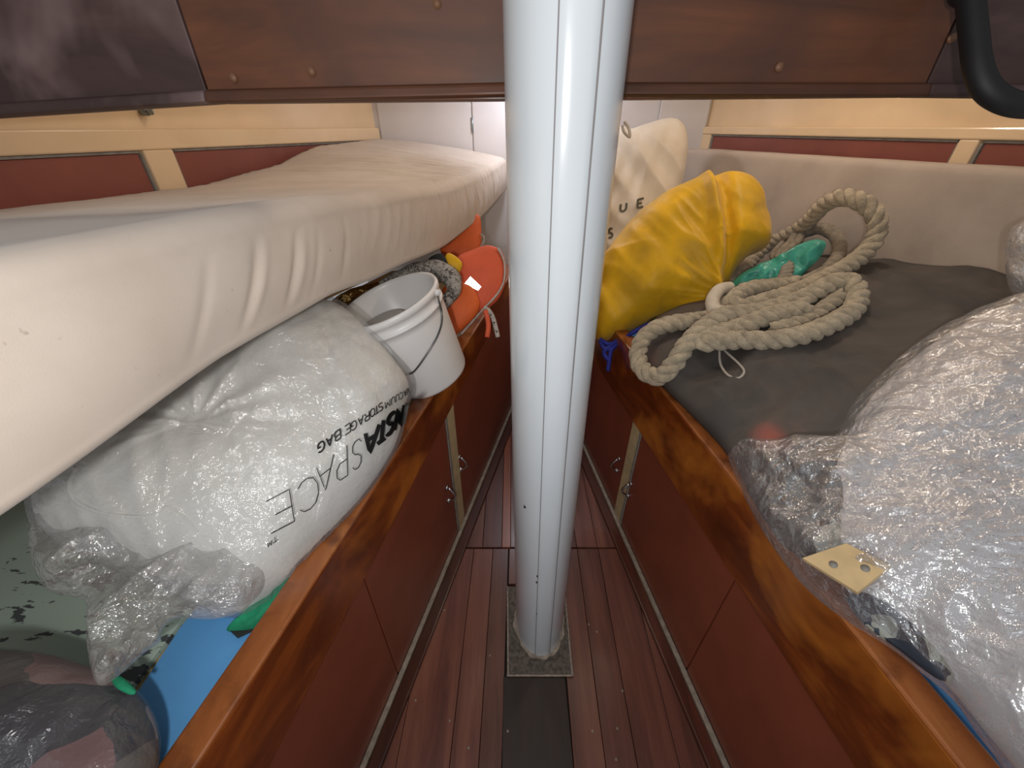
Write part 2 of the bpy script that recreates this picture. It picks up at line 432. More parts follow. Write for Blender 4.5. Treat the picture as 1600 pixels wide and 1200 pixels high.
LX = [-.46, -.355, -.26, -.14, -.075, -.023]; RX = [.138, .21, .281, .375, .46, .54]
for xs in (LX, RX):
    for i in range(len(xs)-1):
        plank(xs[i], xs[i+1], -.45, .824, M['sole_red'] if i == 0 and xs is LX else M['sole'])
plank(-.023, .138, -.45, .452, M['sole_dark'], dx=0, z=.001)
plank(-.020, .055, .70, .824, M['sole']); plank(.055, .135, .70, .824, M['sole'])
FX = [-.30, -.23, -.165, -.10, -.035, -.005, .05, .11, .165, .22, .29, .36]
for i in range(len(FX)-1):
    plank(FX[i], FX[i+1], .829, 2.1, M['sole_red'] if i == 4 else M['sole'], dx=.0)
for x, y in ((-.06, .50), (-.15, .36), (-.10, .31), (.19, .34), (.25, .345), (.235, .29), (-.20, .62), (.22, .58), (.24, .56), (-.24, .40), (.28, .42), (-.01, .34)):
    bm_v, bm_f = tube_geo([Vector((x, y, -.001)), Vector((x, y, .0016))], .0028, 8)
    obj('plank_plug', bm_v, bm_f, M['caulk_pale'], floor)
# footwell trims and worn strips at the cabinet base
for nm, ln, s in (('left', WL, 1), ('right', WR, -1)):
    b = struct(wallbox('baseboard_'+nm, ln, -.45, 2.05 if s < 0 else 1.75, -.014, .012, s*.013, s*TRIM, M['toe_wood'], bevel=.003))
    wallbox('grey_strip', ln, -.45, 2.05 if s < 0 else 1.75, -.014, .018, 0, s*.0125, M['base_strip'], b, bevel=.002)
# hull sides
def hull_side(nm, ln, s, ztop, zledge, posts, y0):
    wname = 'wall_'+nm
    o = struct(wallbox(wname, ln, y0, BOW+.02, .56, 1.80, s*-.04, 0, M['cream'], bevel=0))
    wallbox('rail', ln, y0, BOW-.005, ztop, zledge, s*.0005, s*.022, M['cream'], o, bevel=.004)
    ys = [y0]+[v for p in posts for v in p]
    for p in posts:
        wallbox('post', ln, p[0], p[1], .8, ztop, s*.0005, s*.020, M['cream'], o, bevel=.003)
    edges = []
    segs = []
    prev = y0
    for p in posts: segs.append((prev, p[0])); prev = p[1]
    segs.append((prev, BOW-.005 if s > 0 else BOW-.02))
    for a, b in segs:
        if b-a < .03: continue
        q = wallbox('infill_panel', ln, a+.006, b-.006, .8, ztop-.007, s*.0005, s*.009, M['hull_panel'], o)
        e1 = wallbox('edging', ln, a+.006, b-.006, ztop-.0065, ztop-.0005, s*.0005, s*.0145, M['grey_edge'], q, bevel=.001)
        for y in (a, b-.006): wallbox('edging', ln, y+.0003, y+.0057, .8, ztop-.007, s*.0005, s*.0145, M['grey_edge'], q, bevel=.001)
    return o
wl = hull_side('left', HL, 1, 1.147, 1.194, [(1.212, 1.282)], .45)
wr = hull_side('right', HR, -1, 1.170, 1.198, [(1.222, 1.262), (2.10, 2.145)], .45)
# bow bulkhead with its locker door
wb = struct(hexa('wall_bow', [(-.80, BOW, -.02), (1.05, BOW, -.02), (1.05, BOW+.05, -.02), (-.80, BOW+.05, -.02),
                              (-.80, BOW, 1.80), (1.05, BOW, 1.80), (1.05, BOW+.05, 1.80), (-.80, BOW+.05, 1.80)], M['white_paint'], bevel=0))
xd = at(738, 190, y=BOW).x
def ybox(name, x0, x1, y0, y1, z0, z1, mat, parent=None, bevel=.0015):
    return hexa(name, [(x0, y0, z0), (x1, y0, z0), (x1, y1, z0), (x0, y1, z0), (x0, y0, z1), (x1, y0, z1), (x1, y1, z1), (x0, y1, z1)], mat, parent, bevel)
ybox('panel', -.60, xd-.0035, BOW-.008, BOW-.0005, 1.0, 1.78, M['white_paint'], wb)
dr = struct(ybox('door_1', xd+.0035, xd+.46, BOW-.008, BOW-.0005, 1.0, 1.78, M['white_paint'])); 
hz = at(738, 195, y=BOW).z
hv, hf = tube_geo([Vector((xd, BOW-.010, hz-.028)), Vector((xd, BOW-.010, hz+.028))], .0045, 8)
obj('hinge', hv, hf, M['galv'], dr)
ybox('corner_panel', .66, .875, BOW-.016, BOW-.0085, 1.0, 1.78, M['white_paint'], wb)
ceil = struct(prism('ceiling', [(-1.35, .70), (1.5, .70), (.95, 2.2), (-.7, 2.2)], 1.80, 1.84, M['lens']))
# deck beam across the cabin: one board per panel, a moulded lip below
BY = .68
def bx(px, py): p = at(px, py, y=BY); return p
bm_ = thing('deck_beam', 'dark brown wooden deck beam crossing above behind the mast', 'beam', (0, BY+.02, 1.24))
def beam_board(x0, z0, x1, z1, mat, ztop=1.8, gap=.0012, tilt=0):
    return hexa('board', [(x0+gap, BY, z0), (x1-gap, BY, z1), (x1-gap, BY+.04, z1), (x0+gap, BY+.04, z0),
                          (x0+gap-tilt, BY-.004, ztop), (x1-gap-tilt, BY-.004, ztop), (x1-gap-tilt, BY+.04, ztop), (x0+gap-tilt, BY+.04, ztop)], mat, bm_, .0015)
zb = lambda x: 1.2355-.045*max(0, -x-.15)**1.3 - .008*max(0, x-.5)
xl = bx(330, 160).x; xr = bx(1440, 148).x
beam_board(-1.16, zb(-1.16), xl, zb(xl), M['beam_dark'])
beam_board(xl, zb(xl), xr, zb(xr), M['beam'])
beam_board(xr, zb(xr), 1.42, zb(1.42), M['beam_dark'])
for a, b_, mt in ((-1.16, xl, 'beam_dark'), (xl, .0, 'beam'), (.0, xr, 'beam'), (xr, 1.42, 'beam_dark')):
    hexa('lip_moulding', [(a, BY-.014, zb(a)+.001), (b_, BY-.014, zb(b_)+.001), (b_, BY-.0005, zb(b_)-.002), (a, BY-.0005, zb(a)-.002),
                          (a, BY-.010, zb(a)+.013), (b_, BY-.010, zb(b_)+.013), (b_, BY-.0005, zb(b_)+.016), (a, BY-.0005, zb(a)+.016)], M[mt], bm_, .003)
for px, py in ((683, 6), (1217, 105), (1486, 60), (487, 112), (365, 122), (1418, 137), (330, 147)):
    p = bx(px, py); v, f = tube_geo([Vector((p.x, BY-.003, p.z)), Vector((p.x, BY+.001, p.z))], .0055, 10)
    obj('screw_plug', v, f, M['screw'], bm_)

# ---------------------------------------------------------------- berth cabinets, port and starboard
LT = lambda y: .588+.075*y          # top of the port leeboard
LB = lambda y: .405+.145*y
RT = lambda y: .615+.028*y
RB = lambda y: .440+.008*y
cabL = thing('berth_cabinet', 'red-brown cabinet front under the berth left of the footwell', 'cabinet', (-.5, .8, 0))
cabR = thing('berth_cabinet', 'red-brown cabinet front under the berth right of the footwell', 'cabinet', (.6, .8, 0))
def handle(y, z, ln, s, parent):
    X = lambda yy: ln[0]+ln[1]*yy
    h = thing('x', '', '', (0, 0, 0)); bpy.data.objects.remove(h)
    n = Vector((s, -ln[1]*s, 0)).normalized()
    a = Vector((X(y), y, z-.028)); b = Vector((X(y), y, z+.028))
    arc = [a+n*.004]+[a.lerp(b, k/10)+n*(.004+.022*math.sin(math.pi*k/10)) for k in range(1, 10)]+[b+n*.004]
    parts = [tube_geo(arc, .0035, 8)]
    for q in (a, b): parts.append(tube_geo([q+n*.0005, q+n*.004, q+n*.008], lambda u: .010-.005*u, 12))
    v, f = join_geo(parts); obj('handle', v, f, M['chrome'], parent)
def cabinet(root, ln, s, yend, joints, stile, zt, hz_, hys):
    ytop = lambda y: zt(y)-.004
    prev = -.35; doors = []
    for j in joints:
        doors.append(wallbox('door', ln, prev+.002, j-.002, .019, ytop, s*-.018, 0, M['front_panel'], root)); prev = j
    doors.append(wallbox('door', ln, prev+.002, stile[0]-.002, .019, ytop, s*-.018, 0, M['front_panel'], root))
    st = wallbox('stile', ln, stile[0], stile[1], .019, ytop, s*-.018, s*.003, M['stile'], root)
    wallbox('edging', ln, stile[0]-.012, stile[0]-.0005, .019, ytop, s*.0005, s*.004, M['grey_edge'], st)
    doors.append(wallbox('door', ln, stile[1]+.002, yend, .019, ytop, s*-.018, 0, M['front_panel'], root))
    handle(hys[0], hz_[0], ln, s, doors[-2]); handle(hys[1], hz_[1], ln, s, doors[-1])
hL1 = at(699, 772, pl=WL); hL2 = at(718, 724, pl=WL); hR1 = at(984, 765, pl=WR); hR2 = at(966, 726, pl=WR)
cabinet(cabL, WL, 1, 1.72, [.45], (.885, .935), lambda y: LB(y)+.02, (hL1.z, hL2.z), (hL1.y, hL2.y))
cabinet(cabR, WR, -1, 2.1, [.46], (.915, .965), lambda y: RB(y)+.02, (hR1.z, hR2.z), (hR1.y, hR2.y))
# the berth tops (boards the stowed gear lies on)
hexa('berth_top', [(-1.25, .40, .54), (-.445, -.25, .54), (.02, 2.10, .54), (-.64, 2.10, .54), (-1.25, .40, .556), (-.445, -.25, .556), (.02, 2.10, .556), (-.64, 2.10, .556)], M['pale_board'], cabL)
hexa('berth_top', [(.575, -.3, .54), (1.45, -.3, .54), (.90, 2.10, .54), (.24, 2.10, .54), (.575, -.3, .556), (1.45, -.3, .556), (.90, 2.10, .556), (.24, 2.10, .556)], M['blue_board'], cabR)
def leeboard(ln, s, yend, zb_, zt_, label):
    root = thing('leeboard', label, 'board', (ln[0]+ln[1]*.6-s*.01, .6, zb_(.6)))
    wallbox('board_face', ln, -.35, yend, zb_, lambda y: zt_(y)-.008, s*-.026, s*.012, M['varnish'], root, bevel=.003)
    wallbox('top_edge', ln, -.35, yend, lambda y: zt_(y)-.0075, zt_, s*-.030, s*.014, M['varnish_edge'], root, bevel=.004)
leeboard(WL, 1, 1.74, LB, LT, 'varnished mahogany leeboard under the clear storage bag, left of footwell')
leeboard(WR, -1, 2.1, RB, RT, 'varnished mahogany leeboard below the rope coil, right of footwell')

# ---------------------------------------------------------------- mast
mroot = thing('mast', 'white painted mast standing on the floor between the berths', 'mast', (.078, .585, 0))
def mast_c(z): k = z/1.3; return Vector((.078-.022*k, .585-.035*k, z))
RXm, RYm = .0655, .088
prof = [(RXm*math.cos(a), RYm*math.sin(a)) for a in [2*math.pi*k/72 for k in range(72)]]
vs, fs = [], []; zs = [0, .3, .6, .9, 1.2, 1.5, 1.8]
for z in zs:
    c = mast_c(z)
    for x, y in prof: vs.append(c+Vector((x, y, 0)))
for i in range(len(zs)-1):
    for k in range(72): fs.append((i*72+k, i*72+(k+1) % 72, (i+1)*72+(k+1) % 72, (i+1)*72+k))
obj('tube', vs, fs, M['mast'], mroot)
def mast_strip(name, u0, u1, out, mat):
    vs = []; n = 10
    for z in (0.001, 1.8):
        c = mast_c(z)
        for k in range(n+1):
            x = (u0+(u1-u0)*k/n)*RXm; y = -RYm*math.sqrt(1-(x/RXm)**2)
            nn = Vector((x/RXm**2, y/RYm**2, 0)).normalized()
            vs.append(c+Vector((x, y, 0))+nn*(out if 0 < k < n else out*.3))
    fs = [(k, k+1, n+2+k, n+1+k) for k in range(n)]
    return obj(name, vs, fs, mat, mroot)
mast_strip('sail_track', -.235, .335, .0016, M['mast'])
for u in (-.245, .335): mast_strip('seam', u, u+.016, .0022, M['seam'])
for px, py, s in ((820, 790, .004), (839, 889, .003), (838, 899, .003), (838, 950, .002)):
    p = at(px, py, y=.505)
    c = mast_c(p.z); x = p.x-c.x; yy = -RYm*math.sqrt(max(0, 1-(x/RXm)**2))
    v, f = tube_geo([c+Vector((x, yy+.001, 0)), c+Vector((x, yy-.003, .0))], s*.6, 7); obj('paint_chip', v, f, M['chip'], mroot)
step = thing('mast_step', 'grey caulked square plate around the foot of the mast', 'plate', (.06, .55, 0))
def ring_prism(name, mat, z, wig, scale):
    pts = []
    for k in range(96):
        a = 2*math.pi*k/96; q = 1+wig*noise.noise(Vector((math.cos(a)*4, math.sin(a)*4, scale)))
        pts.append((.078+RXm*scale*q*math.cos(a), .585+RYm*scale*q*math.sin(a)))
    return prism(name, pts, .0005, z, mat, step, 0)
pl_ = prism('plate', [(-.008, .455), (.155, .455), (.160, .69), (-.012, .69)], .0015, .0045, M['caulk'], step)
ring_prism('caulk_bead', M['caulk_pale'], .009, .10, 1.10)
for a, b_ in (((-.014, .452), (.160, .452)), ((-.010, .452), (-.014, .69)), ((.157, .452), (.162, .69))):
    v, f = tube_geo([Vector(a+(.004,)).lerp(Vector(b_+(.004,)), k/20)+Vector((0, 0, .001*noise.noise(Vector((k*.7, a[0]*9, 0))))) for k in range(21)], .0028, 6)
    obj('caulk_line', v, f, M['caulk_pale'], step)

# ---------------------------------------------------------------- big mattress to port
def interp(tab, x):
    if x <= tab[0][0]: return tab[0][1]
    for (a, u), (b, v) in zip(tab, tab[1:]):
        if x <= b:
            t = (x-a)/(b-a); t = t*t*(3-2*t)*.5+t*.5; return u+(v-u)*t
    return tab[-1][1]
ZTF = [(-.3, 1.12), (.2, 1.122), (.5, 1.118), (.67, 1.107), (.88, 1.090), (1.27, 1.062), (1.7, 1.064), (2.1, 1.082)]
ZBF = [(-.3, .945), (.2, .947), (.42, .964), (.64, .957), (.82, .934), (1.22, .897), (1.6, .905), (2.1, .935)]
ZTB = [(-.3, 1.045), (.92, 1.052), (1.26, 1.054), (1.53, 1.084), (1.76, 1.135), (2.1, 1.152)]
def mattress():
    NY = 520; vs = []; fs = []; ring = None
    y0, y1 = .02, 2.13
    for i in range(NY+1):
        u = i/NY; y = y0+(y1-y0)*u
        endf = max(0, 1-((y1-y)/.05)) ; endf = endf*endf
        xf = -.425+.19*y+.004*math.sin(y*5); xb = HL[0]+HL[1]*y+.045
        zt, zb_, zt2 = interp(ZTF, y), interp(ZBF, y), interp(ZTB, y); zb2 = zt2-.17
        rad = .030
        pts = []
        wr_ = max(0, min(1, (y-.45)/.9))
        def side_w(v):      # v 0 top .. 1 bottom
            a = noise.noise(Vector((y*20+v*1.6, v*.7, 3)))
            b_ = noise.noise(Vector((y*62, v*.9, 8)))
            far = max(0, min(1, (y-1.0)/.5))
            d = .0034*ridged(a)*min(1, wr_*1.6)*(1-far*.5)*(.35+.65*math.sin(math.pi*min(1, v+.15)))+.0042*ridged(b_)*far+.0018*b_*wr_
            # a few long creases hanging from the edge
            for yc, am, sl in ((.485, .0035, .08), (.500, -.002, .08), (.565, .0045, .07), (.582, -.002, .07), (.70, .003, .05), (.41, .0018, .08), (.62, .0025, .06)):
                q = (y-(yc+sl*(v-.5)*-1))/.0075
                d -= am*math.exp(-q*q)*math.sin(math.pi*min(1, max(0, v)))
            return d
        n1, n2, n3, nb = 60, 10, 34, 10
        for k in range(n1+1):      # top from back to front
            s = k/n1; x = xb+(xf-rad-xb)*s
            z = zt2+(zt-zt2)*s+.010*math.sin(math.pi*s)*(.3+wr_)
            wt = math.exp(-((y-1.52)/.30)**2)*min(1, s*2.0)*(1 if s < .97 else .6)
            z += wt*(.011*ridged(noise.noise(Vector((y*20+s*.9, s*1.3, 5))))+.007*ridged(noise.noise(Vector((y*44+s*2, s*1.6, 15))))-.006)
            z += .0045*noise.noise(Vector((x*5, y*5, 0)))+(.0022*ridged(noise.noise(Vector((y*26+x*4, x*2, 9))))*wr_)
            pts.append((x, y, z-.0*endf))
        for k in range(1, n2):     # rounded edge
            a = math.pi/2*k/n2; d = side_w(0)*k/n2
            pts.append((xf-rad+(rad+d)*math.sin(a), y, zt-rad+rad*math.cos(a)))
        for k in range(n3+1):
            v = k/n3; z = zt-rad-(zt-zb_-rad*1.6)*v
            pts.append((xf+side_w(v)+.008*math.sin(math.pi*v), y, z))
        for k in range(1, nb+1):
            a = math.pi/2*k/nb; r2 = rad*.6
            pts.append((xf-r2+r2*math.cos(a)+side_w(1)*(1-k/nb), y, zb_+r2-r2*math.sin(a)))
        pts.append((xb, y, zb2)); pts.append((xb-.0, y, (zb2+zt2)/2))
        ring = len(pts)
        if endf > 0:
            zc = (zt+zb_)/2
            pts = [(p[0], p[1], p[2]+(zc-p[2])*.10*endf*endf) for p in pts]
        vs += pts
    for i in range(NY):
        for k in range(ring):
            fs.append((i*ring+k, i*ring+(k+1) % ring, (i+1)*ring+(k+1) % ring, (i+1)*ring+k))
    fs.append(tuple(range(ring))); fs.append(tuple(range(NY*ring, (NY+1)*ring)))
    return obj('mattress', vs, fs, M['mattress'])
mat_o = tag(mattress(), 'large cream cloth-covered mattress raised over the left berth', 'mattress')

# ---------------------------------------------------------------- backrest cushion on the starboard hull
def cushion():
    ln = (1.555, -.385); NY, NZ = 90, 30; vs, fs = [], []; y0, y1 = .50, 2.05
    T = .11; r = .02
    ring = 0
    for i in range(NY+1):
        y = y0+(y1-y0)*i/NY; pts = []
        sec = []
        zt, z0 = 1.118, .66
        for k in range(NZ+1): z = z0+(zt-r-z0)*k/NZ; sec.append((.018*(1-(z-z0)/(zt-z0))*-1, z))
        for k in range(1, 7): a = math.pi/2*k/6; sec.append((r-r*math.cos(a), zt-r+r*math.sin(a)))
        for k in range(1, 7): a = math.pi/2*k/6; sec.append((T-r+r*math.sin(a), zt-r+r*math.cos(a)))
        sec.append((T, z0))
        for dx, z in sec:
            x = ln[0]+ln[1]*y+dx
            x += .006*noise.noise(Vector((y*6, z*6, 1)))+.002*ridged(noise.noise(Vector((y*30+z*6, z*3, 4))))*max(0, y-1.2)
            vs.append((x, y, z+(.004*noise.noise(Vector((y*5, 0, 3))))))
        ring = len(sec)
    for i in range(NY):
        for k in range(ring): fs.append((i*ring+k, i*ring+(k+1) % ring, (i+1)*ring+(k+1) % ring, (i+1)*ring+k))
    fs.append(tuple(range(ring))); fs.append(tuple(range(NY*ring, (NY+1)*ring)))
    return obj('backrest_cushion', vs, fs, M['backrest'])
cush = tag(cushion(), 'long beige cushion standing against the right hull side', 'cushion')

# ---------------------------------------------------------------- canvas sack with stencilled letters
pc = (at(1010, 300, y=1.80), Vector((-.25, -.90, .35)))
cc = at(1075, 200, plane=pc)
def canvas_disp(p, r, j):
    return .020*ridged(noise.noise(Vector((p.x*7+p.z*5, p.z*3, 2))))+.010*noise.noise(Vector((p.x*18, p.z*9-p.x*14, 7)))
sack = thing('canvas_sack', 'cream canvas sack with stencilled letters behind the yellow bag', 'sack', at(1000, 470, y=1.78))
sk = puff('bag_body', [(925, 240), (950, 212), (968, 200), (985, 205), (1010, 196), (1045, 188), (1066, 196), (1074, 225), (1070, 265), (1062, 310), (1064, 380), (1040, 470), (960, 490), (900, 450), (890, 330)],
          pc, .13, .10, M['canvas'], sack, disp=canvas_disp, nr=44, sub=12, clamp=lambda p: Vector((p.x, min(p.y, BOW-.01), max(p.z, .56))))
v, f = tube_geo(catmull([at(972, 196, y=1.74), at(975, 206, y=1.73), at(984, 214, y=1.72), at(982, 200, y=1.73), at(975, 190, y=1.74)], 6), .005, 6)
obj('drawstring', v, f, M['thin_cord'], sack)

# ---------------------------------------------------------------- yellow sail bag
py_ = (at(1060, 410, y=1.32), Vector((-.22, -.80, .55)))
kn = at(1112, 478, plane=py_)        # folds run together at this corner
tp = at(1075, 300, plane=py_)
def yel_disp(p, r, j):
    d = p-kn; ang = math.atan2(d.z*1.2, d.x); dist = d.length
    a = .020*ridged(noise.noise(Vector((ang*3.6, dist*1.5, 1))))*math.exp(-dist*7.5)
    b = .012*noise.noise(Vector((p.x*9-p.z*4, p.z*9, 5)))
    # long diagonal fold from the top to the knot
    e = (kn-at(1098, 290, plane=py_)); L = e.length; e.normalize(); q = p-at(1098, 290, plane=py_); s = q.dot(e); off = (q-e*s).length
    side = 1 if (q-e*s).x > 0 else -1
    f1 = .030*math.exp(-((off*side+.014)/.016)**2)-.030*math.exp(-((off*side-.022)/.020)**2)
    f1 *= 1 if 0 < s < L else math.exp(-(min(abs(s), abs(s-L))/.04)**2)
    c = .012*ridged(noise.noise(Vector((p.x*6+p.z*9, p.z*5-p.x*5, 12))))+.004*ridged(noise.noise(Vector((p.x*22+p.z*16, p.z*8, 2))))
    return a+b+f1+c
ybag = thing('sail_bag', 'yellow nylon sail bag lying between canvas sack and rope', 'bag', at(1040, 520, y=1.25))
yb = puff('bag_body', [(925, 420), (945, 398), (985, 348), (1030, 312), (1062, 296), (1085, 287), (1098, 284), (1118, 280), (1145, 278), (1170, 285), (1186, 305), (1192, 335), (1199, 355), (1197, 385), (1172, 398), (1150, 420), (1132, 450), (1116, 480), (1112, 497), (1060, 497), (1030, 500), (990, 517), (955, 531), (930, 528), (905, 490)],
          py_, .16, .12, M['yellow'], ybag, disp=yel_disp, nr=56, sub=10, clamp=lambda p: Vector((min(p.x, 1.54-.385*p.y), p.y, max(p.z, .56))))
tree = bvh_of([yb, sk])
for k, pts in enumerate([[(1045, 497), (1015, 506), (990, 519), (968, 533), (950, 537), (938, 530)], [(968, 533), (955, 548), (952, 565), (950, 580)], [(966, 531), (948, 545), (944, 553), (951, 563)], [(938, 532), (945, 545), (958, 545)]]):
    P = catmull([at(px, py, t=hit_t(tree, min(px, 1040), 520) or 1.25)+ray(px, py)*-.012 for px, py in pts], 6)
    v, f = tube_geo(P, .0065 if k == 0 else .0075, 7); obj('cord', v, f, M['blue_cord'], ybag)

# ---------------------------------------------------------------- dark mesh cloth over the starboard berth
pm = plane3(at(1020, 590, z=.65), at(1150, 700, z=.65), at(1580, 465, z=.86))
def mesh_disp(p, r, j):
    return .018*ridged(noise.noise(Vector((p.x*6-p.y*7, p.y*3, 4))))+.010*noise.noise(Vector((p.x*9, p.y*9, 1)))+.007*ridged(noise.noise(Vector((p.x*16+p.y*9, p.y*6-p.x*5, 7))))
M['_spot'].inputs[1].default_value = (0, 0, 0)
mesh_o = puff('mesh_sack', [(990, 540), (1010, 575), (1050, 615), (1100, 665), (1140, 712), (1180, 790), (1230, 860), (1330, 900), (1450, 850), (1600, 700), (1680, 560), (1640, 480), (1560, 440), (1450, 425), (1330, 410), (1230, 415), (1130, 455), (1040, 495)],
              pm, .05, .07, M['mesh_cloth'], None, disp=mesh_disp, nr=48, sub=9, power=.32, clamp=keep_star)
tag(mesh_o, 'dark grey mesh sack lying under the rope coil', 'sack')
tm = bvh_of([mesh_o])
sp = lay(tm, 1203, 682, 0)-loc_of(mesh_o); M['_spot'].inputs[1].default_value = sp

# ---------------------------------------------------------------- teal plastic, rope
rest = bvh_of([mesh_o, cush, yb])
def rp(cx, cy): return (980+cx/3.75, 290+cy/3.75)
def on(cx, cy, lift):
    px, py = rp(cx, cy); t = hit_t(rest, px, py) or 1.1
    return [px, py, t-lift]
ptl = (at(*rp(870, 500), t=(hit_t(rest, *rp(870, 500)) or 1.1)-.05), Vector((-.55, -.60, .55)))
teal = puff('teal_bag', [rp(*q) for q in [(570, 640), (620, 560), (700, 500), (800, 455), (900, 410), (1000, 350), (1100, 320), (1165, 340), (1130, 420), (1060, 490), (980, 570), (900, 600), (760, 600), (640, 660), (590, 690)]],
            ptl, .012, .02, M['teal'], None, nr=16, sub=6, disp=lambda p, r, j: .020*ridged(noise.noise(p*17)))
tag(teal, 'crumpled teal plastic bag showing inside the rope coil', 'bag')
rope_root = thing('rope_coil', 'thick pale three-strand rope coiled on the dark mesh sack', 'rope', at(1150, 560, t=1.0))
RPX = [(1000, 575, .03), (880, 590, .045), (760, 600, .05), (665, 630, .05), (610, 690, .045), (680, 715, .05), (790, 680, .055), (920, 645, .055), (1060, 590, .055), (1200, 520, .06), (1330, 445, .07), (1430, 350, .10), (1468, 240, .13), (1430, 140, .15), (1340, 82, .15), (1240, 72, .14), (1150, 118, .12), (1080, 190, .10), (990, 262, .07),
       (880, 315, .05), (780, 385, .04), (690, 480, .035), (615, 570, .03), (560, 660, .03), (530, 750, .035), (440, 785, .04), (310, 800, .04), (180, 832, .045), (92, 900, .05), (62, 1000, .05), (100, 1090, .05), (190, 1120, .05), (270, 1050, .055), (350, 930, .06), (450, 830, .065), (570, 760, .06),
       (720, 745, .05), (880, 710, .05), (1040, 655, .05), (1190, 575, .045), (1300, 560, .045), (1350, 630, .045), (1325, 725, .045), (1215, 800, .05), (1050, 868, .05), (850, 905, .05), (620, 905, .05), (440, 920, .05), (470, 890, .06), (560, 860, .065), (700, 815, .06), (830, 765, .05), (960, 735, .045), (1060, 700, .045)]
def path_from(pts, sub):
    raw = [on(*q) for q in pts]
    for _ in range(3):
        raw = [[a[0], a[1], .25*raw[max(i-1, 0)][2]+.5*a[2]+.25*raw[min(i+1, len(raw)-1)][2]] for i, a in enumerate(raw)]
    return catmull([at(a[0], a[1], t=a[2]) for a in raw], sub)
def strands(path, r, pitch, parent, mat, name='strand', fuzz=True):
    # resample evenly
    L = [0]
    for a, b in zip(path, path[1:]): L.append(L[-1]+(b-a).length)
    n = int(L[-1]/.006); ev = []; i = 0
    for k in range(n+1):
        s = L[-1]*k/n
        while i < len(L)-2 and L[i+1] < s: i += 1
        t = (s-L[i])/max(1e-9, L[i+1]-L[i]); ev.append(path[i].lerp(path[i+1], min(1, t)))
    F = frames(ev)
    for q in range(3):
        P = []
        for k, (p, (t, nn, bb)) in enumerate(zip(ev, F)):
            a = 2*math.pi*(k*.006/pitch+q/3); P.append(p+(nn*math.cos(a)+bb*math.sin(a))*r*.54)
        v, f = tube_geo(P, r*.52, 9)
        if fuzz: v = [x+noise.noise_vector(x*190)*.0022 for x in v]
        obj(name, v, f, mat, parent)
main_path = path_from(RPX, 8)
strands(main_path, .0225, .085, rope_root, M['rope'])
strands(path_from([(850, 850, .025), (960, 820, .025), (1080, 770, .025), (1180, 700, .03), (1260, 640, .03)], 8), .0195, .08, rope_root, M['rope'])
# whipped eye: smooth served part of the rope with a hard thimble end
pe = path_from([(1000, 300, .03), (1070, 262, .05), (1160, 258, .06), (1232, 310, .07), (1240, 400, .06), (1190, 475, .045), (1110, 530, .04), (1010, 580, .035)], 8)
v, f = tube_geo(pe, .0185, 12); v = [x+noise.noise_vector(x*70)*.003 for x in v]; obj('served_eye', v, f, M['rope_dirty'], rope_root)
pe = path_from([(560, 740, .065), (512, 730, .06), (500, 670, .055), (540, 612, .05), (600, 600, .045)], 8)
v, f = tube_geo(pe, .0175, 14); obj('thimble', v, f, M['whipping'], rope_root)
rest = bvh_of([mesh_o, cush, yb, teal])
for off in (0, 40, -38):
    P = path_from([(990+off, 270, .03), (960+off, 330, .03), (890+off*.8, 410, .03), (930+off*.5, 480, .03), (890+off*.8, 570, .03)], 8)
    strands(P, .0125, .05, rope_root, M['rope_dirty'], 'net_line', False)
cordp = path_from([(540, 955, .02), (545, 1040, .022), (585, 1105, .022), (650, 1128, .022), (685, 1090, .022), (650, 1040, .022), (590, 985, .022), (560, 955, .02)], 6)
v, f = tube_geo(cordp, .0028, 6); tag(obj('cord_loop', v, f, M['thin_cord']), 'thin white cord loop hanging just below the thick rope', 'cord')

# ---------------------------------------------------------------- big plastic wrapped bundle to starboard
pb = plane3(at(1290, 780, z=.67), at(1600, 480, t=.77), at(1520, 1110, z=.655))
bund = thing('wrapped_bundle', 'large white padded bundle in clear plastic at right edge', 'bundle', at(1500, 900, z=.66))
def bdisp(p, r, j): return .016*noise.noise(Vector((p.x*7, p.y*7, 3)))+.006*ridged(noise.noise(Vector((p.x*14+p.y*8, p.y*6, 1))))
white_out = [(1600, 478), (1500, 515), (1420, 570), (1350, 632), (1312, 700), (1290, 790), (1300, 880), (1350, 950), (1425, 1015), (1490, 1080), (1560, 1165), (1680, 1290), (1900, 1300), (2150, 1000), (2100, 600), (1800, 470)]
wh = puff('padding', white_out, pb, .085, .06, M['padding'], bund, disp=bdisp, nr=40, sub=8, centre=(1620, 850))
film_out = [(1620, 466), (1500, 506), (1415, 560), (1342, 625), (1300, 694), (1262, 706), (1200, 704), (1140, 710), (1158, 765), (1188, 825), (1225, 880), (1265, 925), (1320, 968), (1390, 1012), (1432, 1045), (1490, 1095), (1545, 1170), (1680, 1320), (1950, 1330), (2200, 1000), (2150, 580), (1820, 455)]
def fdisp(p, r, j):
    return bdisp(p, r, j)*1.0+.009*ridged(noise.noise(Vector((p.x*24, p.y*24, p.z*24))))*max(0, min(1, (r-.25)*2))
fl = puff('plastic_wrap', film_out, pb, .095, .065, M['film_big'], bund, disp=fdisp, nr=60, sub=10, centre=(1560, 850), offset=.004)
inner = bvh_of([wh])
pi_ = (pb[0]+pb[1].normalized()*.02, pb[1])
st = puff('packed_cloth', [(1232, 730), (1290, 722), (1325, 760), (1335, 830), (1330, 890), (1290, 880), (1262, 840), (1235, 790)], pi_, .018, .02, M['stuffing_right'], bund, nr=14, sub=6, disp=lambda p, r, j: .010*noise.noise(p*40))
st2 = puff('packed_cloth', [(1325, 930), (1400, 935), (1450, 985), (1490, 1050), (1470, 1062), (1400, 1010), (1345, 970)], pi_, .014, .02, M['stuffing_right'], bund, nr=14, sub=6, disp=lambda p, r, j: .008*noise.noise(p*40))
